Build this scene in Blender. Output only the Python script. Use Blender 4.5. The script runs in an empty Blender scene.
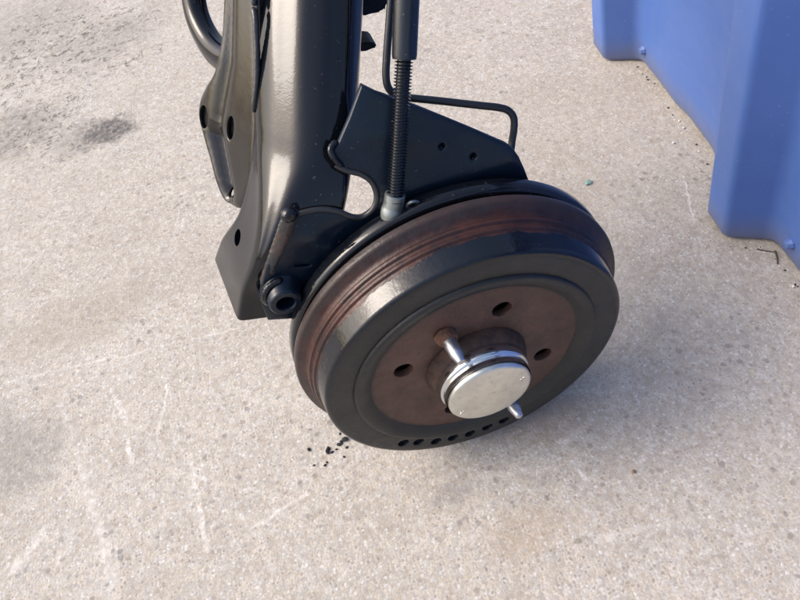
import bpy, bmesh, math, random
from mathutils import Vector, Matrix
from mathutils.geometry import delaunay_2d_cdt
random.seed(7)
R = math.radians
S = bpy.context.scene
COL = S.collection

# ------------------------------------------------------------------ camera
CAM = Vector((-0.06202, -0.26286, 0.56757))
FWD = Vector((0.05044723, 0.61827471, -0.78434142))
RGT = Vector((0.9357226, -0.30378051, -0.17927804))
DWN = Vector((-0.34911072, -0.72488191, -0.5938585))
FPX = 700.0
cd = bpy.data.cameras.new('camera'); cam = bpy.data.objects.new('camera', cd); COL.objects.link(cam)
cam.matrix_world = Matrix(((RGT.x, -DWN.x, -FWD.x, CAM.x), (RGT.y, -DWN.y, -FWD.y, CAM.y), (RGT.z, -DWN.z, -FWD.z, CAM.z), (0, 0, 0, 1)))
cd.sensor_width = 36; cd.lens = FPX / 800 * 36; cd.clip_start = 0.01; cd.clip_end = 200
cd.dof.use_dof = False
S.camera = cam

# ------------------------------------------------------------------ sky, sun, exposure
SUN_AZ, SUN_EL = -74.0, 43.0           # azimuth from +Y towards +X, elevation
w = bpy.data.worlds.new('World'); S.world = w; w.use_nodes = True
nt = w.node_tree; bg = nt.nodes['Background']
sky = nt.nodes.new('ShaderNodeTexSky'); sky.sky_type = 'NISHITA'; sky.sun_disc = False
sky.sun_elevation = R(SUN_EL); sky.sun_rotation = R(SUN_AZ)
sky.air_density = 1.0; sky.dust_density = 5.5; sky.ozone_density = 1.0
nt.links.new(sky.outputs[0], bg.inputs[0]); bg.inputs[1].default_value = 0.15
sd = bpy.data.lights.new('sun', 'SUN'); sun = bpy.data.objects.new('sun', sd); COL.objects.link(sun)
sd.energy = 0.62; sd.angle = R(26); sd.color = (1.0, 0.985, 0.965)
sv = Vector((math.sin(R(SUN_AZ)) * math.cos(R(SUN_EL)), math.cos(R(SUN_AZ)) * math.cos(R(SUN_EL)), math.sin(R(SUN_EL))))
sun.rotation_euler = sv.to_track_quat('Z', 'Y').to_euler(); sun.location = (-1, 1, 3)
S.view_settings.view_transform = 'Standard'; S.view_settings.look = 'None'
S.view_settings.exposure = 1.02; S.view_settings.gamma = 1; S.view_settings.use_curve_mapping = False
S.cycles.max_bounces = 8

# ------------------------------------------------------------------ measuring helpers (metres; X right, Y away, Z up, origin under the drum)
def ray(px, py): return (RGT * ((px - 400) / FPX) + DWN * ((py - 300) / FPX) + FWD)
def onp(px, py, P, n):
    r = ray(px, py); return CAM + r * (((P - CAM).dot(n)) / r.dot(n))
def onY(px, py, Y): return onp(px, py, Vector((0, Y, 0)), Vector((0, 1, 0)))
def onZ(px, py, Z=0): return onp(px, py, Vector((0, 0, Z)), Vector((0, 0, 1)))
LEAN, ALEAN = 0.45, 0.90                            # the arm, plate and cables lean away from the camera above hub height
def onL(px, py, Y0, z0=0.25, k=LEAN): return onp(px, py, Vector((0, Y0, z0)), Vector((0, 1, -k)))
ZC = 0.1276                            # hub centre height

# ------------------------------------------------------------------ material helpers
class M:
    def __init__(s, name):
        s.m = bpy.data.materials.new(name); s.m.use_nodes = True; s.t = s.m.node_tree
        s.b = s.t.nodes['Principled BSDF']
        s.co = s.t.nodes.new('ShaderNodeTexCoord').outputs['Object']
    def n(s, typ, **kw):
        x = s.t.nodes.new(typ)
        for k, v in kw.items(): setattr(x, k, v)
        return x
    def l(s, a, b): s.t.links.new(a, b)
    def put(s, sock, v):
        if hasattr(v, 'is_output') or isinstance(v, bpy.types.NodeSocket): s.l(v, sock)
        else:
            if isinstance(v, (tuple, list)) and len(v) == 3 and sock.type == 'RGBA': v = (*v, 1)
            sock.default_value = v
    def math(s, op, a, b=0.0, c=0.0, clamp=False):
        x = s.n('ShaderNodeMath', operation=op, use_clamp=clamp)
        s.put(x.inputs[0], a); s.put(x.inputs[1], b); s.put(x.inputs[2], c); return x.outputs[0]
    def vmath(s, op, a, b=(0, 0, 0), out=0, scale=None):
        x = s.n('ShaderNodeVectorMath', operation=op)
        s.put(x.inputs[0], a); s.put(x.inputs[1], b)
        if scale is not None: s.put(x.inputs['Scale'], scale)
        return x.outputs[out]
    def noise(s, scale, detail=4, rough=0.55, vec=None, dist=0.0, out=0):
        x = s.n('ShaderNodeTexNoise'); s.l(vec or s.co, x.inputs['Vector'])
        x.inputs['Scale'].default_value = scale; x.inputs['Detail'].default_value = detail
        x.inputs['Roughness'].default_value = rough; x.inputs['Distortion'].default_value = dist
        return x.outputs[out]
    def vor(s, scale, feature='F1', vec=None, rnd=1.0):
        x = s.n('ShaderNodeTexVoronoi', feature=feature); s.l(vec or s.co, x.inputs['Vector'])
        x.inputs['Scale'].default_value = scale; x.inputs['Randomness'].default_value = rnd; return x
    def map(s, v, a, b, c=0.0, d=1.0, smooth=False):
        x = s.n('ShaderNodeMapRange', interpolation_type='SMOOTHSTEP' if smooth else 'LINEAR'); x.clamp = True
        s.put(x.inputs[0], v); x.inputs[1].default_value = a; x.inputs[2].default_value = b
        s.put(x.inputs[3], c); s.put(x.inputs[4], d); return x.outputs[0]
    def mix(s, f, a, b, mode='MIX'):
        x = s.n('ShaderNodeMix', data_type='RGBA', blend_type=mode)
        s.put(x.inputs[0], f); s.put(x.inputs[6], a); s.put(x.inputs[7], b); return x.outputs[2]
    def sep(s, v=None):
        x = s.n('ShaderNodeSeparateXYZ'); s.l(v or s.co, x.inputs[0]); return x.outputs
    def bump(s, h, strength=0.3, dist=0.001, nrm=None):
        x = s.n('ShaderNodeBump'); x.inputs['Strength'].default_value = strength; x.inputs['Distance'].default_value = dist
        s.l(h, x.inputs['Height'])
        if nrm: s.l(nrm, x.inputs['Normal'])
        return x.outputs[0]
    def set(s, **kw):
        for k, v in kw.items(): s.put(s.b.inputs[k.replace('_', ' ')], v)
        return s.m

MAT = {}
def black_paint(name, base=(0.012, 0.014, 0.018), rough=0.22, dust=0.25, dustcol=(0.06, 0.06, 0.06), peel=0.10, coat=0.3, spec=0.5):
    m = M(name)
    d = m.map(m.noise(14, 6, 0.65), 0.42, 0.75, 0, dust)
    speck = m.map(m.noise(420, 2, 0.5), 0.70, 0.76, 0, 0.35)
    c = m.mix(d, base, dustcol); c = m.mix(speck, c, (0.16, 0.16, 0.16))
    r = m.math('ADD', m.map(m.noise(35, 5, 0.6), 0.3, 0.75, rough * 0.75, rough * 1.5), m.math('MULTIPLY', d, 0.5))
    h = m.math('ADD', m.math('MULTIPLY', m.noise(160, 3), 0.7), m.math('MULTIPLY', m.noise(900, 2), 0.3))
    return m.set(Base_Color=c, Roughness=r, Normal=m.bump(h, peel, 0.002), Coat_Weight=coat, Coat_Roughness=0.04, **{'Specular_IOR_Level': spec})
MAT['gloss'] = black_paint('gloss_black_paint', base=(0.004, 0.005, 0.008), rough=0.055, dust=0.04, peel=0.05, coat=0.0, spec=0.40)
MAT['satin'] = black_paint('satin_black_paint', base=(0.012, 0.013, 0.015), rough=0.34, dust=0.25, coat=0.1)
MAT['navy'] = black_paint('blue_black_paint', base=(0.004, 0.010, 0.021), rough=0.28, dust=0.06, dustcol=(0.03, 0.035, 0.04), coat=0.0, spec=0.32)
MAT['pipe'] = black_paint('black_pipe_coating', base=(0.007, 0.009, 0.013), rough=0.35, dust=0.08, coat=0.0)
MAT['rubber'] = black_paint('black_plastic_sleeve', base=(0.006, 0.008, 0.012), rough=0.22, dust=0.05, coat=0.1)
MAT['conduit'] = black_paint('ribbed_conduit_plastic', base=(0.005, 0.006, 0.009), rough=0.2, dust=0.02, peel=0.02, coat=0.2)

def grey_panel():
    m = M('dusty_grey_black_paint')
    d = m.map(m.noise(18, 6, 0.6), 0.35, 0.75, 0.1, 0.65)
    c = m.mix(d, (0.006, 0.006, 0.007), (0.030, 0.027, 0.025))
    ru = m.map(m.noise(28, 6, 0.7), 0.62, 0.72); c = m.mix(m.math('MULTIPLY', ru, 0.4), c, (0.10, 0.055, 0.035))
    return m.set(Base_Color=c, Roughness=m.map(m.noise(50, 4), 0.3, 0.7, 0.09, 0.22), Normal=m.bump(m.noise(220, 3), 0.03, 0.002), Coat_Weight=0.0, Coat_Roughness=0.1)
MAT['panel'] = grey_panel()

def weldm():
    m = M('painted_weld_bead')
    ru = m.map(m.noise(60, 5, 0.7), 0.48, 0.66, 0, 0.7)
    c = m.mix(ru, (0.03, 0.03, 0.033), (0.10, 0.055, 0.038))
    return m.set(Base_Color=c, Roughness=m.map(ru, 0, 1, 0.27, 0.6), Normal=m.bump(m.noise(300, 4), 0.4, 0.002), Coat_Weight=0.2)
MAT['weld'] = weldm()

def drum_mat():
    m = M('drum_black_paint_over_rust')
    y = m.sep()[1]
    n1 = m.noise(30, 7, 0.68); n2 = m.noise(130, 4, 0.6)
    edge = m.math('ADD', y, m.math('MULTIPLY', m.math('SUBTRACT', n1, 0.5), 0.014))
    rust = m.map(edge, 0.0170, 0.0182)
    lipb = m.map(m.math('ADD', y, m.math('MULTIPLY', m.math('SUBTRACT', n2, 0.5), 0.008)), 0.0315, 0.0335, 0, 0.6)
    chip = m.map(m.noise(75, 5, 0.75), 0.64, 0.655, 0, 0.85)
    chip = m.math('MULTIPLY', chip, m.map(y, 0.002, 0.006))
    rust = m.math('MAXIMUM', rust, chip)
    rc = m.mix(m.map(n1, 0.3, 0.7), (0.022, 0.0095, 0.009), (0.068, 0.028, 0.0225))
    rc = m.mix(m.map(m.noise(45, 5, 0.75), 0.46, 0.60, 0, 0.75), rc, (0.016, 0.012, 0.013))
    rc = m.mix(lipb, rc, (0.034, 0.029, 0.029))
    pc = m.mix(m.map(m.noise(20, 5), 0.4, 0.8, 0, 0.3), (0.004, 0.006, 0.010), (0.02, 0.02, 0.022))
    c = m.mix(rust, pc, rc)
    rg = m.math('ADD', m.map(rust, 0, 1, 0.13, 0.36), m.math('MULTIPLY', m.math('SUBTRACT', n2, 0.5), 0.25))
    h = m.math('ADD', m.math('MULTIPLY', m.noise(260, 4), 0.5), m.math('MULTIPLY', rust, m.math('MULTIPLY', n2, 1.2)))
    return m.set(Base_Color=c, Roughness=rg, Normal=m.bump(h, 0.22, 0.0015), Specular_IOR_Level=m.map(rust, 0, 1, 0.45, 0.28))
MAT['drum'] = drum_mat()
def face_mat():
    m = M('drum_face_black_paint')
    c = m.mix(m.map(m.noise(25, 6, 0.65), 0.35, 0.8, 0, 0.45), (0.008, 0.009, 0.010), (0.028, 0.030, 0.030))
    return m.set(Base_Color=c, Roughness=m.map(m.noise(60, 4), 0.3, 0.7, 0.38, 0.52), Normal=m.bump(m.noise(330, 5, 0.7), 0.30, 0.0015))
MAT['face'] = face_mat()
def brown_mat():
    m = M('rust_brown_hub_face')
    p = m.sep(); n1 = m.noise(26, 7, 0.65); n2 = m.noise(120, 5, 0.6)
    c = m.mix(m.map(n1, 0.3, 0.7), (0.042, 0.020, 0.0145), (0.110, 0.052, 0.036))
    c = m.mix(m.map(m.noise(60, 6, 0.75), 0.54, 0.68, 0, 0.7), c, (0.14, 0.068, 0.046))
    rr = m.vmath('LENGTH', m.vmath('MULTIPLY', m.vmath('SUBTRACT', m.co, (0, 0, ZC)), (1, 0, 1)), out=1)
    blk = m.map(m.math('ADD', rr, m.math('MULTIPLY', m.math('SUBTRACT', n1, 0.5), 0.012)), 0.0775, 0.0815)
    c = m.mix(m.map(m.noise(300, 3), 0.6, 0.72, 0, .5), c, (0.02, 0.013, 0.012)); c = m.mix(blk, c, (0.010, 0.011, 0.012))
    return m.set(Base_Color=c, Roughness=m.map(n2, 0.3, 0.7, 0.45, 0.68), Normal=m.bump(m.math('ADD', n2, m.noise(500, 3)), 0.22, 0.001))
MAT['brown'] = brown_mat()
def rust_mat(name, a, b, rough=0.8):
    m = M(name); n1 = m.noise(90, 7, 0.7); n2 = m.noise(400, 4)
    c = m.mix(m.map(n1, 0.35, 0.65), a, b)
    return m.set(Base_Color=c, Roughness=rough, Normal=m.bump(m.math('ADD', n1, n2), 0.6, 0.0015))
MAT['rust'] = rust_mat('rusty_collar', (0.022, 0.012, 0.010), (0.075, 0.038, 0.026))
MAT['rustnut'] = rust_mat('orange_rust', (0.06, 0.026, 0.017), (0.25, 0.115, 0.06))
def metal(name, col, rough, stain=None, bumps=0.05):
    m = M(name); n1 = m.noise(70, 6, 0.6)
    c = m.mix(m.map(n1, 0.45, 0.75, 0, 0.5), col, stain or tuple(x * 0.7 for x in col))
    return m.set(Base_Color=c, Metallic=1.0, Roughness=m.map(m.noise(140, 5), 0.3, 0.7, rough * 0.7, rough * 1.35), Normal=m.bump(m.noise(350, 3), bumps, 0.001))
def capm():
    m = M('zinc_passivated_cap'); n1 = m.noise(60, 5, 0.65); n2 = m.noise(240, 4, 0.7)
    c = m.mix(m.map(n1, 0.42, 0.7, 0, 0.8), (0.70, 0.70, 0.66), (0.52, 0.52, 0.47)); c = m.mix(m.map(n2, 0.62, 0.72, 0, 0.6), c, (0.30, 0.28, 0.25))
    h = m.math('ADD', m.math('MULTIPLY', m.noise(38, 2), 2.0), m.math('MULTIPLY', n2, 0.25))
    return m.set(Base_Color=c, Metallic=1.0, Roughness=m.map(n1, 0.3, 0.7, 0.28, 0.46), Normal=m.bump(h, 0.22, 0.003))
MAT['cap'] = capm()
MAT['capring'] = metal('bright_pressed_ring', (0.66, 0.67, 0.68), 0.2)
MAT['zinc'] = metal('zinc_ferrule', (0.28, 0.31, 0.31), 0.5)
MAT['stud'] = metal('dull_steel_stud', (0.46, 0.48, 0.51), 0.36)

def plastic():
    m = M('blue_moulded_plastic')
    z = m.sep()[2]
    c = m.mix(m.map(m.noise(9, 6, 0.65), 0.35, 0.75), (0.056, 0.122, 0.365), (0.074, 0.145, 0.395))
    x = m.n('ShaderNodeMapping'); x.inputs['Scale'].default_value = (60, 60, 3); m.l(m.co, x.inputs[0])
    st = m.noise(1.0, 5, 0.6, vec=x.outputs[0]); c = m.mix(m.map(st, 0.6, 0.8, 0, 0.25), c, (0.18, 0.24, 0.50))
    dirt = m.math('MULTIPLY', m.map(m.math('ADD', z, m.math('MULTIPLY', m.noise(60, 4), 0.02)), 0.012, 0.05, 1, 0), 0.6)
    c = m.mix(dirt, c, (0.14, 0.13, 0.13))
    x2 = m.n('ShaderNodeMapping'); x2.inputs['Scale'].default_value = (8, 8, 160); x2.inputs['Rotation'].default_value = (0.25, 0.1, 0); m.l(m.co, x2.inputs[0])
    hs_ = m.math('MULTIPLY', m.map(m.noise(1.0, 3, 0.6, vec=x2.outputs[0]), 0.66, 0.72), m.map(m.noise(14, 3), 0.50, 0.65, 0, 0.35)); c = m.mix(hs_, c, (0.22, 0.28, 0.50))
    sc = m.map(m.noise(300, 2), 0.72, 0.76, 0, 0.5); c = m.mix(sc, c, (0.25, 0.3, 0.5))
    return m.set(Base_Color=c, Roughness=m.map(m.noise(40, 5), 0.3, 0.7, 0.38, 0.52), Normal=m.bump(m.noise(350, 3), 0.08, 0.001), Specular_IOR_Level=0.4)
MAT['blue'] = plastic()

def solid(name, col, rough=0.8):
    m = M(name); n1 = m.noise(250, 4)
    return m.set(Base_Color=m.mix(m.map(n1, 0.3, 0.7), tuple(x * 0.7 for x in col), col), Roughness=rough, Normal=m.bump(n1, 0.4, 0.001))
MAT['crumb'] = solid('black_crumb', (0.012, 0.012, 0.013))
MAT['twig'] = solid('dark_twig', (0.07, 0.055, 0.045))
MAT['pebble'] = solid('white_grit', (0.7, 0.69, 0.66), 0.6)
MAT['tan'] = solid('tan_grit', (0.26, 0.17, 0.09), 0.8)
def glassm():
    m = M('green_glass')
    return m.set(Base_Color=(0.42, 0.62, 0.55), Roughness=0.2, Transmission_Weight=0.6, IOR=1.5)
MAT['glass'] = glassm()
MAT['dark'] = solid('hole_shade_dark', (0.02, 0.018, 0.017), 0.9)  # near-black colour standing in for the shade inside holes

# concrete
def concrete():
    m = M('worn_concrete')
    m.b.inputs['Specular IOR Level'].default_value = 0.25
    nb = m.noise(3.2, 3, 0.62); nm = m.noise(13, 4, 0.62); nf = m.noise(95, 4, 0.72); nv = m.noise(520, 2, 0.7)
    wob = m.vmath('MULTIPLY_ADD', m.noise(55, 3, out=1), (0.012, 0.012, 0)); 
    wn = m.t.nodes[-1]; wn.inputs[2].default_value = (-0.006, -0.006, 0)
    pw = m.vmath('ADD', m.co, wob)
    c = m.mix(m.map(nb, 0.3, 0.7), (0.360, 0.336, 0.295), (0.420, 0.396, 0.356))
    c = m.mix(m.map(nm, 0.4, 0.75, 0, 0.5), c, (0.475, 0.448, 0.402))
    c = m.mix(m.map(nf, 0.50, 0.78, 0, 0.45), c, (0.59, 0.566, 0.53))
    c = m.mix(m.map(m.noise(42, 4, 0.7, dist=0.6), 0.54, 0.70, 0, 0.42), c, (0.55, 0.525, 0.48))
    c = m.mix(m.map(nf, 0.48, 0.26, 0, 0.50), c, (0.225, 0.192, 0.158))
    # sand grains and chips of aggregate
    v1 = m.vor(330, vec=m.vmath('ADD', m.co, m.vmath('SCALE', m.noise(200, 2, out=1), scale=0.003)))
    g = m.sep(v1.outputs['Color']); 
    near = m.map(v1.outputs['Distance'], 0.30, 0.58, 1, 0)
    val = m.map(m.math('MULTIPLY_ADD', g[0], 0.7, m.math('MULTIPLY', g[2], 0.3)), 0.12, 0.88, 0.84, 1.13)
    c = m.mix(1.0, c, m.mix(m.map(g[1], 0.2, 0.8), (1.02, 0.985, 0.945), (0.985, 1.0, 1.035)), 'MULTIPLY')
    c = m.vmath('SCALE', c, scale=val)
    dk = m.math('MULTIPLY', m.map(g[0], 0.80, 0.90), near); lt = m.math('MULTIPLY', m.map(g[1], 0.80, 0.92), near); tn = m.math('MULTIPLY', m.map(g[2], 0.86, 0.94), near)
    c = m.mix(m.math('MULTIPLY', dk, m.map(nm, 0.3, 0.7, 0.75, 0.4)), c, (0.16, 0.145, 0.14))
    c = m.mix(m.math('MULTIPLY', lt, 0.5), c, (0.68, 0.66, 0.63))
    c = m.mix(m.math('MULTIPLY', tn, 0.5), c, (0.31, 0.24, 0.18))
    v2 = m.vor(150, vec=m.vmath('ADD', m.co, m.vmath('SCALE', m.noise(120, 2, out=1), scale=0.006)))
    g2 = m.sep(v2.outputs['Color']); near2 = m.map(m.math('ADD', v2.outputs['Distance'], m.math('MULTIPLY', g2[1], 0.2)), 0.34, 0.50, 1, 0)
    zone = m.map(m.noise(7, 4), 0.35, 0.65, 0.15, 0.9)
    ch = m.math('MULTIPLY', m.math('MULTIPLY', m.map(g2[0], 0.70, 0.78), near2), zone)
    c = m.mix(m.math('MULTIPLY', ch, 0.72), c, m.mix(g2[1], (0.12, 0.115, 0.115), (0.25, 0.215, 0.185)))
    ch2 = m.math('MULTIPLY', m.map(g2[2], 0.93, 0.97), near2); c = m.mix(m.math('MULTIPLY', ch2, 0.55), c, (0.62, 0.61, 0.60))
    c = m.mix(m.map(nv, 0.44, 0.66, 0.0, 0.42), c, (0.245, 0.212, 0.18))
    # scuffs and scratches: bruised pale lines with shapes of their own
    brk = m.math('MULTIPLY', m.map(m.noise(130, 4, 0.75), 0.40, 0.58), m.map(m.noise(24, 2, 0.6), 0.38, 0.60, 0.15, 1))
    def seg(a, b, width, amt):
        A = onZ(*a); B = onZ(*b); D = B - A
        pa = m.vmath('SUBTRACT', pw, tuple(A))
        t = m.math('MULTIPLY', m.vmath('DOT_PRODUCT', pa, tuple(D), out=1), 1 / D.length_squared, clamp=True)
        q = m.vmath('SUBTRACT', pa, m.vmath('SCALE', tuple(D), scale=t))
        d = m.vmath('LENGTH', m.vmath('MULTIPLY', q, (1, 1, 0)), out=1)
        return m.math('MULTIPLY', m.map(d, width * 0.25, width, 1, 0, True), amt)
    segs = [((10, 381), (120, 357), .0024, .45), ((120, 357), (240, 327), .0018, .55), ((60, 405), (82, 470), .006, .3), ((82, 470), (104, 545), .006, .34),
            ((104, 545), (114, 600), .008, .36), ((128, 442), (132, 462), .004, .75), ((166, 385), (157, 442), .0022, .55), ((190, 455), (208, 550), .003, .5),
            ((250, 528), (312, 492), .0025, .5), ((165, 470), (262, 492), .0025, .4), ((45, 530), (10, 575), .005, .45), ((110, 392), (126, 416), .003, .4),
            ((683, 176), (694, 224), .0016, .75), ((698, 238), (713, 292), .0016, .35), ((560, 442), (590, 422), .004, .5), ((572, 462), (592, 482), .0025, .5),
            ((470, 478), (560, 466), .004, .35), ((600, 540), (690, 520), .005, .25), ((30, 300), (150, 285), .004, .25), ((420, 35), (480, 18), .0015, .3), ((20, 60), (90, 66), .005, .25)]
    acc = None
    for sg in segs:
        v = seg(*sg); acc = v if acc is None else m.math('MAXIMUM', acc, v)
    acc = m.math('MULTIPLY', acc, m.math('MULTIPLY_ADD', brk, 0.78, 0.14))
    c = m.mix(acc, c, (0.76, 0.735, 0.705))
    # stains; two wide brown blots paint in the soft shade right of the drum
    grit = m.map(m.noise(120, 4, 0.75), 0.30, 0.58, 0.25, 1)
    def blot(px, rx, ry, col, amt, nz, rot=0.0):
        P = onZ(*px); x = m.vmath('SUBTRACT', m.co, tuple(P))
        mp = m.n('ShaderNodeMapping'); mp.inputs['Rotation'].default_value = (0, 0, rot); mp.inputs['Scale'].default_value = (1 / rx, 1 / ry, 0); m.l(x, mp.inputs[0])
        d = m.vmath('LENGTH', mp.outputs[0], out=1)
        d = m.math('ADD', d, m.math('MULTIPLY', m.math('SUBTRACT', nz, 0.5), 1.9))
        return m.math('MULTIPLY', m.math('MULTIPLY', m.map(d, 0.45, 1.15, 1, 0, True), grit), amt), col
    nz = m.noise(38, 4, 0.75); nz2 = m.noise(10, 3, 0.65)
    for px, rx, ry, col, amt, z_, rot in [
        ((108, 131), .050, .036, (0.075, 0.072, 0.070), 1.0, nz, -0.9), ((80, 138), .05, .05, (0.14, 0.13, 0.12), .45, nz, 0),
        ((100, 42), .12, .08, (0.17, 0.155, 0.14), .42, nz, 0), ((20, 30), .14, .14, (0.18, 0.165, 0.15), .45, nz, 0), ((20, 130), .08, .07, (0.14, 0.13, 0.12), .6, nz, 0),
        ((4, 455), .06, .07, (0.19, 0.18, 0.165), .6, nz2, 0), ((550, 425), .05, .025, (0.27, 0.20, 0.14), .45, nz2, 0.4), ((530, 530), .04, .025, (0.33, 0.25, 0.17), .35, nz2, 0),
        ((455, 492), .022, .013, (0.19, 0.18, 0.175), .5, nz, 0), ((60, 325), .14, .05, (0.25, 0.215, 0.17), .42, nz2, 0), ((640, 330), .16, .22, (0.30, 0.26, 0.21), .18, nz2, 0),  # the widest one paints the shade between drum and container
        ((670, 320), .025, .02, (0.22, 0.21, 0.21), .4, nz, 0), ((610, 120), .22, .16, (0.30, 0.26, 0.21), .25, nz2, 0), ((200, 260), .06, .05, (0.28, 0.24, 0.20), .25, nz2, 0)]:  # the widest one paints that same shade further back
        f, col = blot(px, rx, ry, col, amt, z_, rot); c = m.mix(f, c, col)
    # broken dark squiggles of old grime
    sq = m.noise(48, 3, 0.6, dist=1.2); line = m.map(m.math('ABSOLUTE', m.math('SUBTRACT', sq, 0.5)), 0.012, 0.05, 1, 0)
    line = m.math('MULTIPLY', line, m.map(m.noise(60, 2), 0.46, 0.60))
    for px, rx, ry, amt in (((85, 35), .16, .20, 1.0), ((20, 90), .14, .2, .85), ((62, 140), .08, .08, .9)):
        f, _c = blot(px, rx, ry, None, amt, nz2); c = m.mix(m.math('MULTIPLY', f, line), c, (0.10, 0.093, 0.087))
    h = m.math('ADD', m.math('MULTIPLY', nf, 0.8), m.math('MULTIPLY', nv, 0.6))
    h = m.math('ADD', h, m.math('MULTIPLY', near, m.math('MULTIPLY', g[0], 0.35)))
    h = m.math('SUBTRACT', h, m.math('MULTIPLY', dk, 0.25))
    return m.set(Base_Color=c, Roughness=0.88, Normal=m.bump(h, 0.32, 0.0022))
MAT['ground'] = concrete()

# ------------------------------------------------------------------ mesh helpers
def link(name, me, mat, parent=None, smooth=True, angle=40):
    o = bpy.data.objects.new(name, me); COL.objects.link(o)
    if mat: me.materials.append(MAT[mat])
    if smooth:
        me.polygons.foreach_set('use_smooth', [True] * len(me.polygons))
        me.set_sharp_from_angle(angle=R(angle))
    if parent: o.parent = parent
    return o
def frombm(name, bm, mat, parent=None, smooth=True, angle=40, off=None):
    bmesh.ops.recalc_face_normals(bm, faces=bm.faces)
    if off is not None: bmesh.ops.translate(bm, verts=bm.verts, vec=-Vector(off))
    me = bpy.data.meshes.new(name); bm.to_mesh(me); bm.free(); return link(name, me, mat, parent, smooth, angle)
def rings(bm, loops, closed=True, cap0=False, cap1=False):
    V = [[bm.verts.new(p) for p in L] for L in loops]; n = len(V[0])
    for a, b in zip(V, V[1:]):
        for i in range(n if closed else n - 1):
            j = (i + 1) % n; bm.faces.new((a[i], a[j], b[j], b[i]))
    if cap0: bm.faces.new(V[0])
    if cap1: bm.faces.new(list(reversed(V[-1])))
    return V
def lathe(bm, prof, cx=0.0, cz=ZC, n=128, axis=None):
    """prof: (Y, r) about an axis parallel to Y through (cx, cz)"""
    L = []
    for y, r in prof:
        L.append([Vector((cx + r * math.cos(2 * math.pi * i / n), y, cz + r * math.sin(2 * math.pi * i / n))) for i in range(n)])
    rings(bm, L, True, prof[0][1] < 0.02 or False, prof[-1][1] < 0.02 or False)
def spline(pts, sub=8, closed=False):
    P = [Vector(p) for p in pts]; out = []; n = len(P)
    for i in range(n if closed else n - 1):
        g = (lambda k: P[k % n]) if closed else (lambda k: P[max(0, min(n - 1, k))])
        p0, p1, p2, p3 = g(i - 1), g(i), g(i + 1), g(i + 2)
        for k in range(sub):
            t = k / sub
            out.append(0.5 * ((2 * p1) + (p2 - p0) * t + (2 * p0 - 5 * p1 + 4 * p2 - p3) * t * t + (3 * p1 - p0 - 3 * p2 + p3) * t ** 3))
    if not closed: out.append(P[-1].copy())
    return out
def tube(bm, path, rad, n=20, caps=True, flat=None, up0=None):
    """rad: number or function of (arc fraction, index, angle)"""
    L = []; up = up0 or Vector((0, -1, 0.2)); m = len(path)
    for i, p in enumerate(path):
        t = (path[min(i + 1, m - 1)] - path[max(i - 1, 0)]).normalized()
        s = t.cross(up).normalized(); u = s.cross(t).normalized(); up = u; ring = []
        for k in range(n):
            a = 2 * math.pi * k / n; r = rad(i / (m - 1), i, a) if callable(rad) else rad
            fx, fy = flat or (1, 1); ring.append(p + s * (math.cos(a) * r * fx) + u * (math.sin(a) * r * fy))
        L.append(ring)
    rings(bm, L, True, caps, caps)
def inside(p, poly):
    c = False; j = len(poly) - 1
    for i in range(len(poly)):
        a, b = poly[i], poly[j]
        if (a[1] > p[1]) != (b[1] > p[1]) and p[0] < (b[0] - a[0]) * (p[1] - a[1]) / (b[1] - a[1]) + a[0]: c = not c
        j = i
    return c
def pdist(p, poly):
    best = 1e9
    for i in range(len(poly)):
        ax, ay = poly[i]; bx, by = poly[(i + 1) % len(poly)]; dx, dy = bx - ax, by - ay; L = dx * dx + dy * dy
        t = max(0, min(1, ((p[0] - ax) * dx + (p[1] - ay) * dy) / L)) if L else 0
        best = min(best, math.hypot(p[0] - ax - t * dx, p[1] - ay - t * dy))
    return best
def circ2(cx, cy, r, n=24, ry=None, rot=0):
    o = []
    for i in range(n):
        a = 2 * math.pi * i / n; x, y = r * math.cos(a), (ry or r) * math.sin(a)
        o.append((cx + x * math.cos(rot) - y * math.sin(rot), cy + x * math.sin(rot) + y * math.cos(rot)))
    return o
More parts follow.
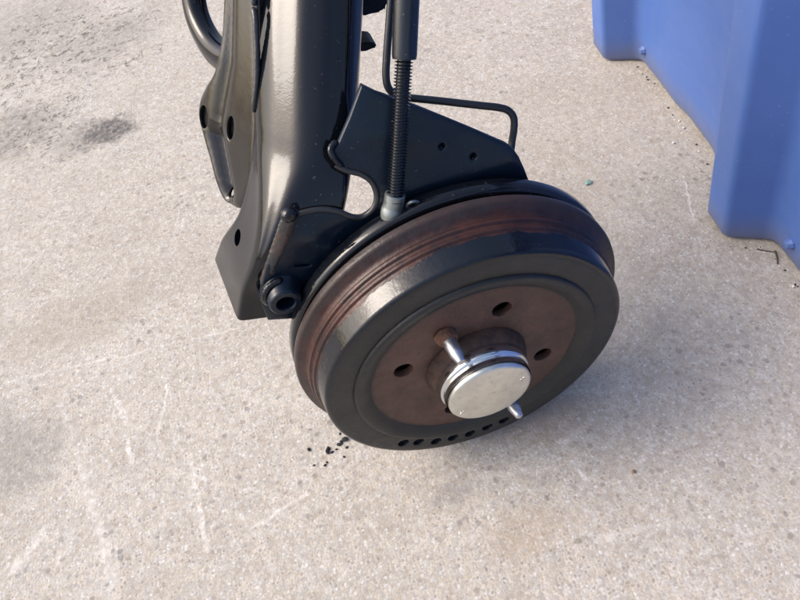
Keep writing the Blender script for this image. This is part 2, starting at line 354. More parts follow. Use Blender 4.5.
def sheet(outline, holes, to3d, thick, step, relief=None, bev=0.0008):
    """stamped sheet in a plane: outline and holes are 2D loops; to3d(u, v, w) maps to space; w = relief(u, v); thickness towards -w; softened front edges"""
    loops = [outline] + holes; pts = []; edges = []
    for L in loops:
        k = len(pts); pts += [Vector(p) for p in L]; edges += [(k + i, k + (i + 1) % len(L)) for i in range(len(L))]
    xs = [p[0] for p in outline]; ys = [p[1] for p in outline]
    y = min(ys) + step / 2; row = 0
    while y < max(ys):
        x = min(xs) + step * (0.5 if row % 2 else 0.25)
        while x < max(xs):
            p = (x, y)
            if inside(p, outline) and pdist(p, outline) > step * .45 and all(not inside(p, h) and pdist(p, h) > step * .3 for h in holes): pts.append(Vector(p))
            x += step
        y += step * .87; row += 1
    V, E, F, *_ = delaunay_2d_cdt(pts, edges, [], 0, 1e-7)
    bm = bmesh.new(); fr = {}; bk = {}; keep = []
    for f in F:
        cx = sum(V[i][0] for i in f) / len(f); cy = sum(V[i][1] for i in f) / len(f)
        if inside((cx, cy), outline) and not any(inside((cx, cy), h) for h in holes): keep.append(f)
    def z(p): return relief(p[0], p[1]) if relief else 0.0
    for f in keep:
        for i in f:
            if i not in fr:
                fr[i] = bm.verts.new(to3d(V[i][0], V[i][1], z(V[i]))); bk[i] = bm.verts.new(to3d(V[i][0], V[i][1], z(V[i]) - thick))
    cnt = {}
    for f in keep:
        bm.faces.new([fr[i] for i in f]); bm.faces.new([bk[i] for i in reversed(f)])
        for a, b in zip(f, list(f[1:]) + [f[0]]): cnt[(a, b)] = cnt.get((a, b), 0) + 1
    for (a, b) in cnt:
        if (b, a) not in cnt: bm.faces.new((fr[b], fr[a], bk[a], bk[b]))
    if bev:
        bm.normal_update()
        be = [e for e in bm.edges if len(e.link_faces) == 2 and e.calc_face_angle(0) > R(60)]
        if be: bmesh.ops.bevel(bm, geom=be, offset=bev, segments=2, affect='EDGES', profile=0.5)
    return bm
def tag(o, label, cat, group=None, kind=None):
    o['label'] = label; o['category'] = cat
    if group: o['group'] = group
    if kind: o['kind'] = kind
    return o
def empty(name, loc=(0, 0, 0)):
    o = bpy.data.objects.new(name, None); COL.objects.link(o); o.location = loc; o.empty_display_size = 0.05; return o

# ------------------------------------------------------------------ ground
bm = bmesh.new()
bmesh.ops.create_grid(bm, x_segments=40, y_segments=40, size=20)
g = frombm('ground', bm, 'ground', smooth=False); g['kind'] = 'structure'; g['label'] = 'worn pale concrete ground with scuffs and dark stains'

# ------------------------------------------------------------------ blue plastic container
def container():
    B0 = Vector((0.326, 0.041, 0)); B1 = Vector((0.370, 0.408, 0))
    u = (B1 - B0).normalized(); nrm = Vector((-u.y, u.x, 0))        # outward, towards -X
    base = B0 + u * 0.25
    root = empty('plastic_container', base)
    tag(root, 'big blue moulded plastic container with vertical ribs and small pegs', 'container')
    H, DR, Z0 = 0.42, math.tan(R(4.6)), 0.003
    def P(s, d, z): return B0 + u * s + nrm * (d + DR * z) + Vector((0, 0, z))
    # plan profile of the ribbed wall: rib fronts about 4 cm proud, sides slanted
    y2u = lambda p: ((Vector(p) - B0).dot(u), (Vector(p) - B0).dot(nrm))
    r2 = [y2u(onZ(*p)) for p in ((770, 243), (722, 240), (710, 218))]
    s_c2, s_b2 = r2[0][0], r2[1][0]
    s_c1, s_b1 = [y2u(onZ(*p))[0] for p in ((640, 62), (600, 60))]
    D = 0.041
    def rib(sc, sb, fw=0.036):
        side = sb - sc
        return [(sc, 0), (sb, D), (sb + fw, D), (sb + fw + side, 0)]
    pitch = s_c1 - s_c2
    starts = [s_c2 - pitch, s_c2, s_c1, s_c1 + pitch]
    def rnd(poly, rads, k=6):
        out = [poly[0]]
        for i in range(1, len(poly) - 1):
            a, b, c = (Vector(poly[j]) for j in (i - 1, i, i + 1)); r = rads[i]
            p, q = b + (a - b).normalized() * r, b + (c - b).normalized() * r
            for t in range(k + 1):
                f = t / k; out.append(tuple((1 - f) ** 2 * p + 2 * f * (1 - f) * b + f * f * q))
        out.append(poly[-1]); return out
    T = 0.0045
    def wallmesh(name, prof, zs=None, curl=None):
        bm = bmesh.new(); n = len(prof)
        zs = zs or [Z0, Z0 + 0.002, Z0 + 0.006] + [Z0 + 0.02 + (H - 0.02) * i / 14 for i in range(15)]
        def tuck(z): return -0.004 * max(0, 1 - (z - Z0) / 0.006) ** 2
        o = [[bm.verts.new(P(s, d + tuck(z), z)) for s, d in prof] for z in zs]
        q = []
        for z in zs:
            row = []
            for i, (s, d) in enumerate(prof):
                a = Vector(prof[max(0, i - 1)]); b = Vector(prof[min(n - 1, i + 1)]); t = (b - a).normalized(); nn = Vector((t.y, -t.x))
                if nn.y > 0: nn = -nn
                row.append(bm.verts.new(P(s + nn.x * T, d + nn.y * T + tuck(z), z)))
            q.append(row)
        for a, b in zip(o, o[1:]):
            for i in range(n - 1): bm.faces.new((a[i], a[i + 1], b[i + 1], b[i]))
        for a, b in zip(q, q[1:]):
            for i in range(n - 1): bm.faces.new((a[i], b[i], b[i + 1], a[i + 1]))
        for i in range(n - 1):
            bm.faces.new((o[0][i], q[0][i], q[0][i + 1], o[0][i + 1])); bm.faces.new((o[-1][i], o[-1][i + 1], q[-1][i + 1], q[-1][i]))
        return frombm(name, bm, 'blue', root, off=base)
    S0, S1 = -0.52, 1.02
    last = S0
    for i, sc in enumerate(starts):
        fw = 0.036; rb = rib(sc, sc + (s_b2 - s_c2), fw)
        ext = 0.014
        poly = [(rb[0][0] - ext, 0)] + rb + [(rb[3][0] + ext, 0)]
        prof = rnd(poly, [0, .011, .006, .006, .011, 0])
        seg = [(last + (rb[0][0] - ext - last) * k / 8, 0) for k in range(9)]
        # moulded panel: the faintest shallow vertical swell between the ribs
        wid = seg[-1][0] - seg[0][0]
        seg = [(s, 0.0) if k in (0, 8) else (s, -0.0045 if 2 <= k <= 4 else -0.0010) for k, (s, d) in enumerate(seg)]
        wallmesh('wall_panel', seg)
        wallmesh('rib', prof); last = rb[3][0] + ext
    wallmesh('wall_panel', [(last + (S1 - last) * k / 6, 0) for k in range(7)])
    # far walls, floor, rim
    def box(name, s0, s1, d0, d1, z0, z1, bev=0.004):
        bm = bmesh.new()
        lo = [bm.verts.new(P(s, d, z0)) for s, d in ((s0, d0), (s1, d0), (s1, d1), (s0, d1))]
        hi = [bm.verts.new(P(s, d, z1)) for s, d in ((s0, d0), (s1, d0), (s1, d1), (s0, d1))]
        bm.faces.new(lo); bm.faces.new(list(reversed(hi)))
        for i in range(4): bm.faces.new((lo[i], lo[(i + 1) % 4], hi[(i + 1) % 4], hi[i]))
        bmesh.ops.bevel(bm, geom=list(bm.edges), offset=bev, segments=2, affect='EDGES')
        return frombm(name, bm, 'blue', root, off=base)
    W = 0.80
    box('end_wall', S0 - 0.008, S0, -W, 0.001, Z0, H, .0015); box('end_wall', S1, S1 + 0.008, -W, 0.001, Z0, H, .0015)
    box('back_wall', S0 + .0005, S1 - .0005, -W, -W + 0.008, Z0, H, .0015)
    box('floor_panel', S0 + 0.002, S1 - 0.002, -W + 0.010, -0.012, 0.03, 0.045)
    box('rim', S0 - 0.03, S1 + 0.03, -0.012, 0.052, H + .001, H + 0.035); box('rim', S0 - 0.03, S1 + 0.03, -W - 0.03, -W + 0.025, H + .001, H + 0.035)
    box('rim', S0 - 0.03, S0 + 0.025, -W + .026, -0.013, H + .001, H + 0.035); box('rim', S1 - 0.025, S1 + 0.03, -W + .026, -0.013, H + .001, H + 0.035)
    # pegs low on the wall beside the ribs
    wn = (nrm + Vector((0, 0, -DR))).normalized()
    for px, py in ((644, 50), (791, 243)):
        c = onp(px, py, P(0, 0, 0), wn); bm = bmesh.new()
        t1 = wn.cross(Vector((0, 0, 1))).normalized(); t2 = wn.cross(t1)
        L = []
        for dpt, r in ((-0.002, .0064), (.0012, .0060), (.0022, .0052), (.0040, .0046), (.0052, .0040), (.0056, .0028)):
            L.append([c + wn * dpt + t1 * (r * math.cos(2 * math.pi * k / 8)) + t2 * (r * math.sin(2 * math.pi * k / 8)) for k in range(8)])
        rings(bm, L, True, True, True); frombm('peg', bm, 'blue', root, off=base, angle=28)
container()

# ------------------------------------------------------------------ rear axle end
AX = empty('rear_axle', (0, 0, 0))
tag(AX, 'black painted vehicle rear axle end standing on its rusty brake drum', 'axle')

# --- trailing arm: round tube above, opening to a box section at its cut lower end
def superloop(cx, cy, hx, hy, e, z, n=72, tilt=0.0):
    L = []
    for k in range(n):
        a = 2 * math.pi * k / n; c, s = math.cos(a), math.sin(a)
        x = math.copysign(abs(c) ** (2 / e), c) * hx; y = math.copysign(abs(s) ** (2 / e), s) * hy
        L.append(Vector((cx + x, cy + y, z + tilt * x)))
    return L
def lerp(a, b, t): return a + (b - a) * t
def sm(t): t = max(0, min(1, t)); return t * t * (3 - 2 * t)
AC = [onL(px, py, .101, k=ALEAN) for px, py in ((300, 200), (305, 100), (307, 0), (309, -80))]
AR = [hw * (p - CAM).dot(FWD) / FPX for hw, p in zip((43.5, 54, 57.5, 59), AC)]
def arm_upper(z):
    for i in range(3):
        if z <= AC[i + 1].z or i == 2:
            t = (z - AC[i].z) / (AC[i + 1].z - AC[i].z); p = AC[i].lerp(AC[i + 1], t); return p.x, p.y, AR[i] + (AR[i + 1] - AR[i]) * t
# lower end: a box section whose left wall is a flat panel, cut off square at the bottom
cF = onY(238, 322, .071); cB = onZ(214, 255, cF.z + .002); fF = onY(254, 210, .073); fB = onZ(233, 203, .245)
cR = onY(318, 316, .071)
def lin(A, B, z): t = (z - A.z) / (B.z - A.z); return A.x + (B.x - A.x) * t, A.y + (B.y - A.y) * t
def arm_loop(z, n=144):
    t = sm((z - 0.205) / 0.085); ux, uy, ur = arm_upper(z)
    FL = lin(cF, fF, z); BL = lin(cB, fB, z); FR = (cR.x + (z - cR.z) * .45, .071); BR = (FR[0], BL[1])
    hy = ur * 1.26
    Q = [(-1, -1, FL, (ux - ur, uy - hy)), (1, -1, FR, (ux + ur, uy - hy)), (1, 1, BR, (ux + ur, uy + hy)), (-1, 1, BL, (ux - ur, uy + hy))]
    e = lerp(18.0, 2.0, t ** .55); L = []
    for k in range(n):
        a = 2 * math.pi * k / n; c, s_ = math.cos(a), math.sin(a)
        u = math.copysign(abs(c) ** (2 / e), c); v = math.copysign(abs(s_) ** (2 / e), s_); x = y = 0
        for qu, qv, bx, tb in Q:
            w_ = (1 + qu * u) * (1 + qv * v) / 4; x += w_ * lerp(bx[0], tb[0], t); y += w_ * lerp(bx[1], tb[1], t)
        k2_ = t * (.012 * math.cos(7 * a + .4) + .006 * math.cos(13 * a + 1.1) * (1 + .5 * math.sin(z * 60)))
        x += (x - ux) * k2_; y += (y - uy) * k2_
        L.append(Vector((x, y, z + (1 - sm((z - cF.z) / .07)) * (-0.34 * max(0, x - FL[0])))))
    return L
bm = bmesh.new()
zs = [cF.z + .0005] + [cF.z + 0.004 * i for i in range(1, 29)] + [cF.z + .112 + 0.02 * i for i in range(1, 18)]
rings(bm, [arm_loop(z) for z in zs], True, True, True)
be = [e for e in bm.edges if e.calc_face_angle(0) > R(60) and max(v.co.z for v in e.verts) < cF.z + .002]
bmesh.ops.bevel(bm, geom=be, offset=.0012, segments=2, affect='EDGES')
arm = frombm('trailing_arm', bm, 'gloss', AX, angle=50)
# bolt hole drilled through the left wall
pe1 = (cB - cF).normalized(); pe2 = (fF - cF); pe2 = (pe2 - pe1 * pe2.dot(pe1)).normalized(); pn = pe1.cross(pe2); pn = pn if pn.x < 0 else -pn
hit, hc, pn, _ = arm.ray_cast(CAM, ray(237.5, 237.5).normalized()); pe2 = (pe2 - pn * pe2.dot(pn)).normalized(); pe1 = pe2.cross(pn); bm = bmesh.new()
rings(bm, [[hc + pn * d + pe1 * (.0060 * math.cos(2 * math.pi * k / 24)) + pe2 * (.0062 * math.sin(2 * math.pi * k / 24)) for k in range(24)] for d in (-.034, .012)], True, True, True)
cut = frombm('cutter', bm, None, None)
md = arm.modifiers.new('hole', 'BOOLEAN'); md.operation = 'DIFFERENCE'; md.solver = 'EXACT'; md.object = cut
dg = bpy.context.evaluated_depsgraph_get(); me = bpy.data.meshes.new_from_object(arm.evaluated_get(dg))
me.set_sharp_from_angle(angle=R(38)); arm.modifiers.clear(); arm.data = me; bpy.data.objects.remove(cut)

# --- bracket plate between arm and backing plate
YB = 0.064
def b2(px, py):
    p = onY(px, py, YB)
    if p.z > .25: p = onL(px, py, YB)
    return (p.x, p.z)
def b3(u, v, w_): return Vector((u, YB - w_ + LEAN * max(0, v - .25) , v))
lobe = spline([(*b2(*p), 0) for p in ((288, 219), (304, 213), (322, 210), (338, 212), (351, 217), (363, 217.5), (373, 210), (377, 198), (373, 184), (362, 175), (347, 171), (335, 164), (329, 153))], 6)
lobe2 = [(p.x, p.y) for p in lobe]
top = [b2(*p) for p in ((338, 146), (350, 118), (362, 86), (376, 93), (416, 107), (470, 129), (506, 144.5), (513, 149), (519, 157), (525, 170), (531, 186), (537, 204))]
hidden = [(0.085, 0.16), (0.075, 0.07), (0.0, 0.045), (-0.06, 0.075), (-0.085, 0.15)]
left = [b2(*p) for p in ((300, 318.5), (268, 320.5), (259, 298), (266, 270), (276, 240))]
outline = lobe2 + top + hidden + left
def brel(u, v):
    a = Vector(b2(311, 236)); b = Vector(b2(345, 256)); d = b - a; p = Vector((u, v))
    t = max(0, min(1, (p - a).dot(d) / d.length_squared)); q = (p - a - d * t).length
    r = 0.0028 * math.exp(-(q / 0.0042) ** 2)
    a = Vector(b2(366, 132)); b = Vector(b2(440, 142)); d = b - a
    t = max(0, min(1, (p - a).dot(d) / d.length_squared)); q = (p - a - d * t).length
    return r + 0.0012 * math.exp(-(q / 0.007) ** 2)
hs = []
for px, py, r in ((441.5, 146, .0023), (473.5, 157, .0023)):
    c = b2(px, py); hs.append(circ2(c[0], c[1], r, 12))
c = b2(303, 266); hs.append(circ2(c[0], c[1], .0058, 16, ry=.0013, rot=-0.45))
bm = sheet(outline, hs, b3, 0.0045, 0.0045, brel)
frombm('bracket_plate', bm, 'navy', AX, angle=45)
for px, py in ((441, 148), (473, 159)):
    c = onL(px, py, YB + .003); bm = bmesh.new()
    bmesh.ops.create_uvsphere(bm, u_segments=10, v_segments=6, radius=.0018, matrix=Matrix.Translation(c) @ Matrix.Diagonal((1, .7, .6, 1)))
    frombm('rivet', bm, 'satin', AX)
    c = b2(px, py - 1.5); bm = bmesh.new(); bm.faces.new([bm.verts.new(b3(u_, v_, -.0055)) for u_, v_ in circ2(*c, .0045, 12)])
    bmesh.ops.solidify(bm, geom=list(bm.faces), thickness=.0008); frombm('hole_backing', bm, 'navy', AX)  # disc added behind each plate hole to keep it dark
bm = bmesh.new(); tube(bm, [b3(p.x, p.y, -.0006) for p in lobe[:66]], 0.0020, 10)
frombm('rolled_edge', bm, 'satin', AX)

# --- weld beads
def weld(name, pts, r, mat='weld', seed=1, flat=None):
    rng = random.Random(seed); path = spline(pts, 14); n = len(path)
    ph = [rng.uniform(0, 6.3) for _ in range(4)]
    def rad(f, i, a): return r * (0.25 + 0.75 * math.sin(min(1, f * 8 + .05) * 1.57) * math.sin(min(1, (1 - f) * 8 + .05) * 1.57)) * (1 + .035 * math.sin(i * 1.9 + ph[0] + 1.5 * math.sin(a)) + .06 * math.sin(i * .23 + ph[1] + a) + .03 * math.sin(3 * a + i * .37 + ph[2]))
    bm = bmesh.new(); tube(bm, path, rad, 14, flat=flat); return frombm(name, bm, mat, AX, angle=80)
weld('weld_bead', [onY(293, 208, .067), onY(289, 220, .066), onY(282, 238, .0660), onY(273, 262, .0665), onY(265, 290, .067)], .0050, 'weld', seed=3, flat=(1, .55))
bm = bmesh.new()
bmesh.ops.create_icosphere(bm, subdivisions=3, radius=.0050, matrix=Matrix.Translation(onY(289.5, 215, .0625)) @ Matrix.Diagonal((1.1, .9, 1.0, 1)))
rng = random.Random(5)
for v in bm.verts: v.co += (v.co - onY(289.5, 215, .0625)) * rng.uniform(-.06, .06)
frombm('weld_blob', bm, 'gloss', AX)
weld('weld_bead', [onL(337, 141, .067), onL(331, 149, .064), onL(334, 158, .063), onL(344, 168, .066)], .0023, 'gloss', seed=8)

# --- bolt boss with open end
c = onY(286, 303.5, .0515); bm = bmesh.new(); prof = [(.066, .0150), (.0625, .0142), (.0600, .0122), (.0535, .0116), (.0518, .0112), (.0510, .0104), (.0510, .0070), (.0520, .0062), (.064, .0062), (.0641, .004)]
lathe(bm, prof, c.x, c.z, 40); frombm('threaded_boss', bm, 'navy', AX, angle=35)
weld('weld_bead', [c + Vector((-.0125, .0105, -.006)), c + Vector((-.0125, .0085, .004)), c + Vector((-.007, .0085, .0115)), c + Vector((.004, .0105, .0130))], .0026, 'gloss', seed=9)

# --- damper bracket: stamped pan on the left of the arm
pd = Vector((-.42, .907, 0)).normalized()       # backwards along the pan
pu0 = Vector((.25, ALEAN, 1)).normalized(); pu = (pu0 - pd * pu0.dot(pd)).normalized(); pnn = pd.cross(pu); pnn = pnn if pnn.y < 0 else -pnn
PO = onL(254, 90, .098, k=ALEAN)
def d2(px, py): p = onp(px, py, PO, pnn) - PO; return (p.dot(pd), p.dot(pu))
def d3(u, v, w_): return PO + pd * u + pu * v + pnn * w_
o2 = spline([(*d2(*p), 0) for p in ((222, -80), (221, -30), (220, 10), (218, 44), (212, 72), (204, 86), (198, 100), (196.5, 114), (200, 132), (207, 158), (213, 182), (219, 199), (227, 205), (242, 208), (252, 184), (256, 150), (258, 110), (257, 50), (256, 10), (255, -40), (254, -80))], 4)
po = [(p.x, p.y) for p in o2]
k1, k2, k3 = d2(203, 117), d2(230, 128), d2(223.5, 193)
hl = [circ2(*k1, .0058, 18, ry=.0085), circ2(*k2, .0045, 18, ry=.0085), circ2(*k3, .0028, 12, ry=.0038)]
ra, rb_, rc_ = Vector(d2(227, 10)), Vector(d2(226, 60)), Vector(d2(216, 118)); dent = Vector(d2(219, 165)); de0 = Vector(d2(214, 138)); de1 = Vector(d2(224, 190))
rl = [ra + (ra - rb_) * 2, ra, rb_, rc_]
def drel(u, v):
    p = Vector((u, v)); q = 1e9
    for a, b in zip(rl, rl[1:]):
        d = b - a; t = max(0, min(1, (p - a).dot(d) / d.length_squared)); q = min(q, (p - a - d * t).length)
    r = -0.0045 * math.exp(-(q / .006) ** 2)
    d = de1 - de0; t = max(0, min(1, (p - de0).dot(d) / d.length_squared)); q = (p - de0 - d * t).length
    r -= 0.0095 * math.exp(-(q / .0080) ** 2)
    e = pdist((u, v), po); r -= 0.0020 * math.exp(-(e / .0022) ** 2)
    return r
bm = sheet(po, hl, d3, 0.003, 0.0032, drel)
frombm('damper_bracket', bm, 'panel', AX, angle=50)
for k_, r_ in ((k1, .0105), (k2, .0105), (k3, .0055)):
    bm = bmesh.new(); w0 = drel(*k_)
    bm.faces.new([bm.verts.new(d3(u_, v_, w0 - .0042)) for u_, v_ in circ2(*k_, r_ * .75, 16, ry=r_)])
    bmesh.ops.solidify(bm, geom=list(bm.faces), thickness=.001); frombm('hole_shade_disc', bm, 'dark', AX)  # dark disc added behind each pan hole, standing in for shade
# rolled loop flange behind it
off = pnn * -.016
lp = [onp(px, py, PO + off, pnn) for px, py in ((187, -110), (189, -50), (191.5, -10), (195.5, 14), (203, 33), (213, 48), (226, 58), (240, 62))]
bm = bmesh.new(); tube(bm, spline(lp, 8), lambda f, i, a: .0112 * (1 + .10 * math.cos(3 * a + .6)), 28, flat=(1.0, .7), up0=pnn); frombm('loop_flange', bm, 'gloss', AX, angle=60)
weld('weld_bead', [d3(*d2(px, py), .001) for px, py in ((252, -70), (254, -20), (255.5, 6))] , .002, 'satin', seed=14)
weld('weld_bead', [d3(*d2(px, py), .002) for px, py in ((255.5, 7), (258.5, 22), (259.5, 50), (259, 85), (256, 112))], .0021, 'satin', seed=11)

# --- crossmember stub and tab on the far side of the arm, at the top
def prism(name, pts, Y0, Y1, mat, bev=.0015, parent=AX):
    bm = bmesh.new(); a = [bm.verts.new((p.x, Y0, p.z)) for p in pts]; b = [bm.verts.new((p.x, Y1, p.z)) for p in pts]
    n = len(pts); bm.faces.new(a); bm.faces.new(list(reversed(b)))
    for i in range(n): bm.faces.new((a[i], a[(i + 1) % n], b[(i + 1) % n], b[i]))
    bmesh.ops.bevel(bm, geom=list(bm.edges), offset=bev, segments=2, affect='EDGES')
    return frombm(name, bm, mat, parent, angle=35)
prism('crossmember', [onY(px, py, .195) for px, py in ((330, 16), (365, 15.5), (384, 14), (389, 8), (391, -6), (396, -60), (330, -60))], .195, .29, 'navy', .003)
prism('tab', [onY(px, py, .180) for px, py in ((345, 54), (366, 51), (377, 48), (376, 43.5), (368, 42.5), (345, 46))], .180, .198, 'satin', .001)

# --- brake backing plate and drum
bm = bmesh.new()
lathe(bm, [(.060, .03), (.060, .108), (.0585, .116), (.0595, .1225), (.0588, .1262), (.0565, .1274), (.0490, .1270), (.0468, .1258), (.0460, .1235), (.0465, .1120), (.0465, .03)], n=160)
frombm('backing_plate', bm, 'gloss', AX, angle=45)
bm = bmesh.new()
lathe(bm, [(.0450, .1060), (.0450, .1180), (.0412, .1185), (.0410, .1262), (.0402, .1274), (.0370, .1275), (.0352, .1270), (.0340, .1258), (.0325, .1212), (.0305, .1196), (.0285, .1192), (.0268, .1200), (.0252, .1196), (.0242, .1180), (.0228, .1176), (.0212, .1181), (.0198, .1176), (.0188, .1160), (.0170, .1154), (.0048, .1141), (.0032, .1136), (.0022, .1126), (.0018, .1110), (.0018, .1095)], n=192)
drum = frombm('brake_drum', bm, 'drum', AX, angle=35)
# annular face with a row of drilled balance pockets
def f3(u, v, w_): return Vector((u, -w_, ZC + v))
def f3a(u, v, w_): return f3(u, v, w_ - .0018)
pk = []
rng = random.Random(2)
for k in range(7):
    a = R(-135 + 8.9 * k + rng.uniform(-.5, .5)); rr = .1003 + rng.uniform(-.0008, .0012); pk.append((rr * math.cos(a), rr * math.sin(a)))
o = circ2(0, 0, .1098, 160); inn = circ2(0, 0, .0932, 120)
bm = sheet(o, [inn] + [circ2(x, y, .0047, 18) for x, y in pk], f3a, .0030, .0045, lambda u, v: 0.0, bev=.0004)
frombm('drum_face', bm, 'face', drum, angle=35)
for x, y in pk:
    bm = bmesh.new(); lathe(bm, [(.0046, .0053), (.0060, .0048), (.0068, .0034), (.0062, .0008)], x, ZC + y, 14)
    frombm('pocket', bm, 'rubber', drum, angle=70)
# sloping step down to the brown centre
bm = bmesh.new(); lathe(bm, [(.0040, .0940), (.0016, .0935), (.0004, .0930), (-.0003, .0920), (-.0004, .0900), (.0002, .0872), (.0016, .0842), (.0034, .0815), (.0044, .0800), (.0050, .0790)], n=160)
frombm('drum_shoulder', bm, 'face', drum, angle=50)
hb = [(.0575 * math.cos(R(a)), .0575 * math.sin(R(a))) for a in (155, 65, -24.5, -115)]
bm = sheet(circ2(0, 0, .0822, 140), [circ2(0, 0, .030, 60)] + [circ2(x, y, .0072, 24) for x, y in hb], lambda u, v, w_: f3(u, v, w_ - .0044), .006, .006, None, bev=.0005)
frombm('hub_face', bm, 'brown', drum, angle=35)
bm = bmesh.new(); lathe(bm, [(.020, .10), (.020, .02)], n=64); frombm('hub_shade_disc', bm, 'dark', drum)  # dark disc added behind the bolt holes for the drum's inner shade

# --- hub: rusty collar, pressed cap, two studs
bm = bmesh.new(); lathe(bm, [(.012, .0300), (.0040, .0388), (.0010, .0384), (-.0028, .0370), (-.0048, .0358), (-.0056, .0346), (-.0056, .0250)], n=96)
hub = frombm('wheel_hub', bm, 'rust', AX, angle=40)
bm = bmesh.new(); lathe(bm, [(-.0050, .0334), (-.0060, .0339), (-.0128, .0340), (-.0140, .0334), (-.0146, .0322), (-.0158, .0318), (-.0168, .0325), (-.0205, .0322)], n=96)
frombm('cap_collar', bm, 'capring', hub, angle=40)
bm = bmesh.new(); lathe(bm, [(-.0165, .0300), (-.0195, .0314), (-.0225, .0312), (-.0236, .0304), (-.0243, .0286), (-.0249, .0240), (-.0256, .0165), (-.0258, .0125), (-.0257, .0070), (-.0257, .0005)], n=96)
hubcap = frombm('hub_cap', bm, 'cap', hub, angle=40)
for ang in (200, 15):
    for rot in (0.3, 1.87):
        c0 = Vector((.0245 * math.cos(R(ang)), -.02485, ZC + .0245 * math.sin(R(ang)))); dv = Vector((math.cos(rot + R(ang)), 0, math.sin(rot + R(ang)))) * .0022
        bm = bmesh.new(); tube(bm, [c0 - dv, c0 - dv * .3, c0 + dv * .3, c0 + dv], .00035, 6); frombm('stamp_mark', bm, 'cap', hub)
for a, ln, tilt in ((110, .0240, (0.10, -.05)), (-70, .0285, (.06, .0))):
    r = .0515; b = Vector((r * math.cos(R(a)), .003, ZC + r * math.sin(R(a)))); d = Vector((tilt[0], -1, tilt[1])).normalized()
    t1 = d.cross(Vector((0, 0, 1))).normalized(); t2 = d.cross(t1); bm = bmesh.new()
    L = [[b + d * s + (t1 * math.cos(2 * math.pi * k / 24) + t2 * math.sin(2 * math.pi * k / 24)) * q for k in range(24)] for s, q in ((0, .0052), (ln * .2, .0052), (ln * .66, .0051), (ln * .72, .0047), (ln * .90, .0034), (ln * .97, .0029), (ln, .0018))]
    rings(bm, L, True, True, True); st = frombm('locating_stud', bm, 'stud', hub, angle=40)
    bm = bmesh.new(); L = []
    rng = random.Random(a)
    for s, q in ((-.001, .0080), (.0012, .0078), (.0030, .0072), (.0048, .0066), (.0056, .0058), (.0060, .0040)):
        L.append([b + d * s + (t1 * math.cos(2 * math.pi * k / 28) + t2 * math.sin(2 * math.pi * k / 28)) * q * rng.uniform(.95, 1.05) for k in range(28)])
    rings(bm, L, True, True, True); frombm('stud_collar', bm, 'rustnut', hub, angle=60)

# --- handbrake cable: zinc ferrule, ribbed conduit, smooth sleeve
def axis_lathe(name, A, B, prof, mat, parent, n=28, angle=40):
    d = (B - A).normalized(); t1 = d.cross(Vector((0, 1, 0))).normalized(); t2 = d.cross(t1); bm = bmesh.new()
    L = [[A + d * s + (t1 * math.cos(2 * math.pi * k / n) + t2 * math.sin(2 * math.pi * k / n)) * r for k in range(n)] for s, r in prof]
    rings(bm, L, True, True, True); return frombm(name, bm, mat, parent, angle=angle)
A = onY(391.5, 214, .0555); B = onY(395.5, 193.5, .058); C = onL(404.5, 55, .058); Dt = onL(409, -70, .060)
lenAB = (B - A).length
lenBC = (C - B).length; pit = .00190; nr = int((lenBC + .012) / pit); prof = []
for k in range(nr):
    s = -.006 + k * pit
    prof += [(s, .0041), (s + pit * .18, .0053), (s + pit * .36, .0056), (s + pit * .54, .0053), (s + pit * .72, .0041)]
cable = axis_lathe('brake_cable', B, C, prof, 'conduit', AX, n=26, angle=30)
axis_lathe('cable_ferrule', A, B, [(-.004, .0066), (0, .0072), (.0040, .0072), (.0052, .0066), (.0062, .0066), (lenAB * .96, .0066), (lenAB, .0058)], 'zinc', cable)
axis_lathe('cable_sleeve', C, Dt, [(-.0025, .0058), (-.0022, .0072), (0, .0075), ((Dt - C).length, .0076)], 'rubber', cable)
# small bright clip by the ferrule
bm = bmesh.new(); tube(bm, spline([onY(406, 210, .055), onY(408, 204, .053), onY(414, 201.5, .052), onY(421, 203, .054)], 6), .0012, 8); frombm('cable_clip', bm, 'zinc', AX)

# --- hard brake pipe
YP = .082
pp = [onL(px, py, YP) for px, py in ((393, -60), (391.5, -10))] + [onL(389.5, 20, YP), onL(386.8, 55, YP), onL(386, 76, YP), onL(388.5, 88, YP), onL(396, 95, YP), onL(406, 97.5, YP), onL(440, 101, YP), onL(480, 105.5, YP), onL(498, 107.5, YP), onL(508, 110.5, YP), onL(513.5, 117.5, YP), onL(514, 128, YP), onL(512, 142, YP), onL(510, 160, .078), onL(508, 185, .075)]
bm = bmesh.new(); tube(bm, spline(pp, 8), .00245, 16); frombm('brake_pipe', bm, 'pipe', AX)

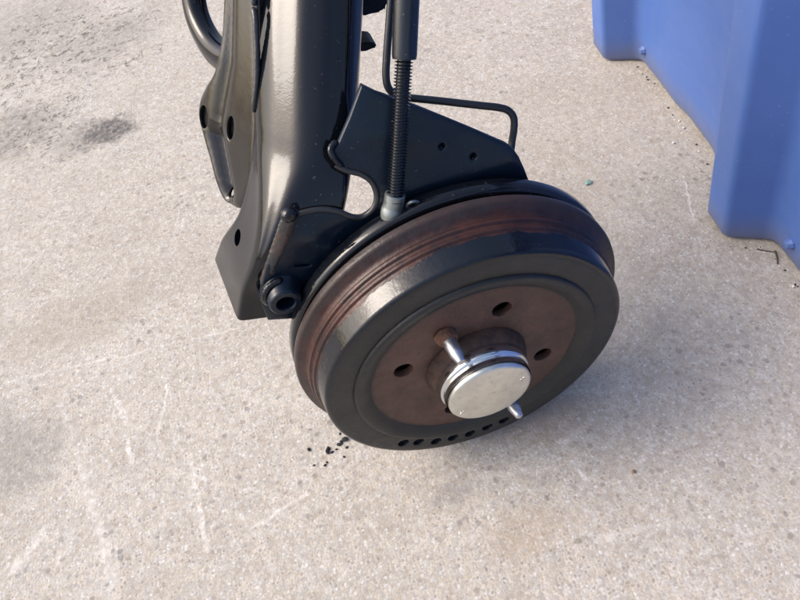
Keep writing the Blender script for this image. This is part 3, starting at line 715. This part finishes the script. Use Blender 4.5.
# ------------------------------------------------------------------ small litter on the concrete
def chunk(name, px, py, sx, sy, sz, mat, seed, rot=0.0, sub=1, jag=.25):
    P = onZ(px, py); rng = random.Random(seed); bm = bmesh.new(); bmesh.ops.create_icosphere(bm, subdivisions=sub, radius=1)
    for v in bm.verts:
        v.co *= 1 + rng.uniform(-jag, jag); v.co = Vector((v.co.x * sx, v.co.y * sy, v.co.z * sz))
    lo = min(v.co.z for v in bm.verts)
    for v in bm.verts: v.co.z -= lo
    o = frombm(name, bm, mat, smooth=False); o.location = (P.x, P.y, -0.0002); o.rotation_euler = (0, 0, rot); return o
for i, (px, py, r) in enumerate(((345, 440, .0028), (341, 443, .0020), (339, 445, .0018), (328, 450, .0026), (328, 453, .0018), (332, 452.5, .0014), (309, 450, .0018), (336.5, 449.5, .0013), (347, 447.5, .0013), (344, 457, .0012), (325, 465.5, .0014), (327, 462.5, .0012), (314, 465.5, .0011), (340, 434, .0012))):
    tag(chunk('black_crumb', px, py, r * 1.25, r * .85, r * .6, 'crumb', i, i * 1.3), 'tiny black crumb lying on the concrete beside the brake drum', 'crumb', 'black crumbs beside the drum')
tag(chunk('glass_chip', 588, 183.5, .0042, .0034, .0022, 'glass', 41, .4, 1, .3), 'small green glass chip on the bare concrete', 'glass chip')
for i, (px, py, r) in enumerate(((673.5, 143.5, .0021), (683.5, 128.5, .0018), (679, 121.5, .0014), (699, 152, .0014), (793, 287, .0018))):
    tag(chunk('white_grit', px, py, r, r * .85, r * .7, 'pebble', 50 + i, i, 1, .2), 'small white grit piece on the concrete near the blue container', 'grit', 'white grit near the container')
rng = random.Random(77)
for i in range(16):
    t = rng.random(); px, py = ((642 + 72 * t - rng.uniform(1, 7), 64 + 100 * t + rng.uniform(0, 3)) if i < 9 else (726 + 44 * t, 245 + rng.uniform(0, 4)) if i < 12 else (772 + 27 * t, 249 + 36 * t + rng.uniform(1, 6)))
    r = rng.uniform(.0007, .0014)
    tag(chunk('dark_grit', px, py, r * 1.2, r * .9, r * .7, 'twig', 90 + i, i), 'tiny dark grit crumb along the foot of the blue container', 'grit', 'dark grit along the container foot')
tag(chunk('tan_grit', 633.5, 472, .0022, .0017, .0010, 'tan', 61, .5), 'tan grit lump on the concrete', 'grit')
def twig(pts, r, label, seed):
    P = [onZ(px, py, r) for px, py in pts]; c = P[0].copy(); bm = bmesh.new()
    tube(bm, [p - c for p in spline(P, 5)], lambda f, i, a: r * (1 - .5 * f) * (1 + .15 * math.sin(i * 2.1 + a)), 8)
    o = frombm('twig', bm, 'twig'); o.location = c; tag(o, label, 'twig')
twig([(757, 249), (764, 250.5), (774, 252)], .0008, 'thin dark twig lying flat along the foot of the container rib', 1)
twig([(775, 251), (777, 257), (777.5, 264)], .0011, 'short thick dark twig pointing away from the container foot', 2)
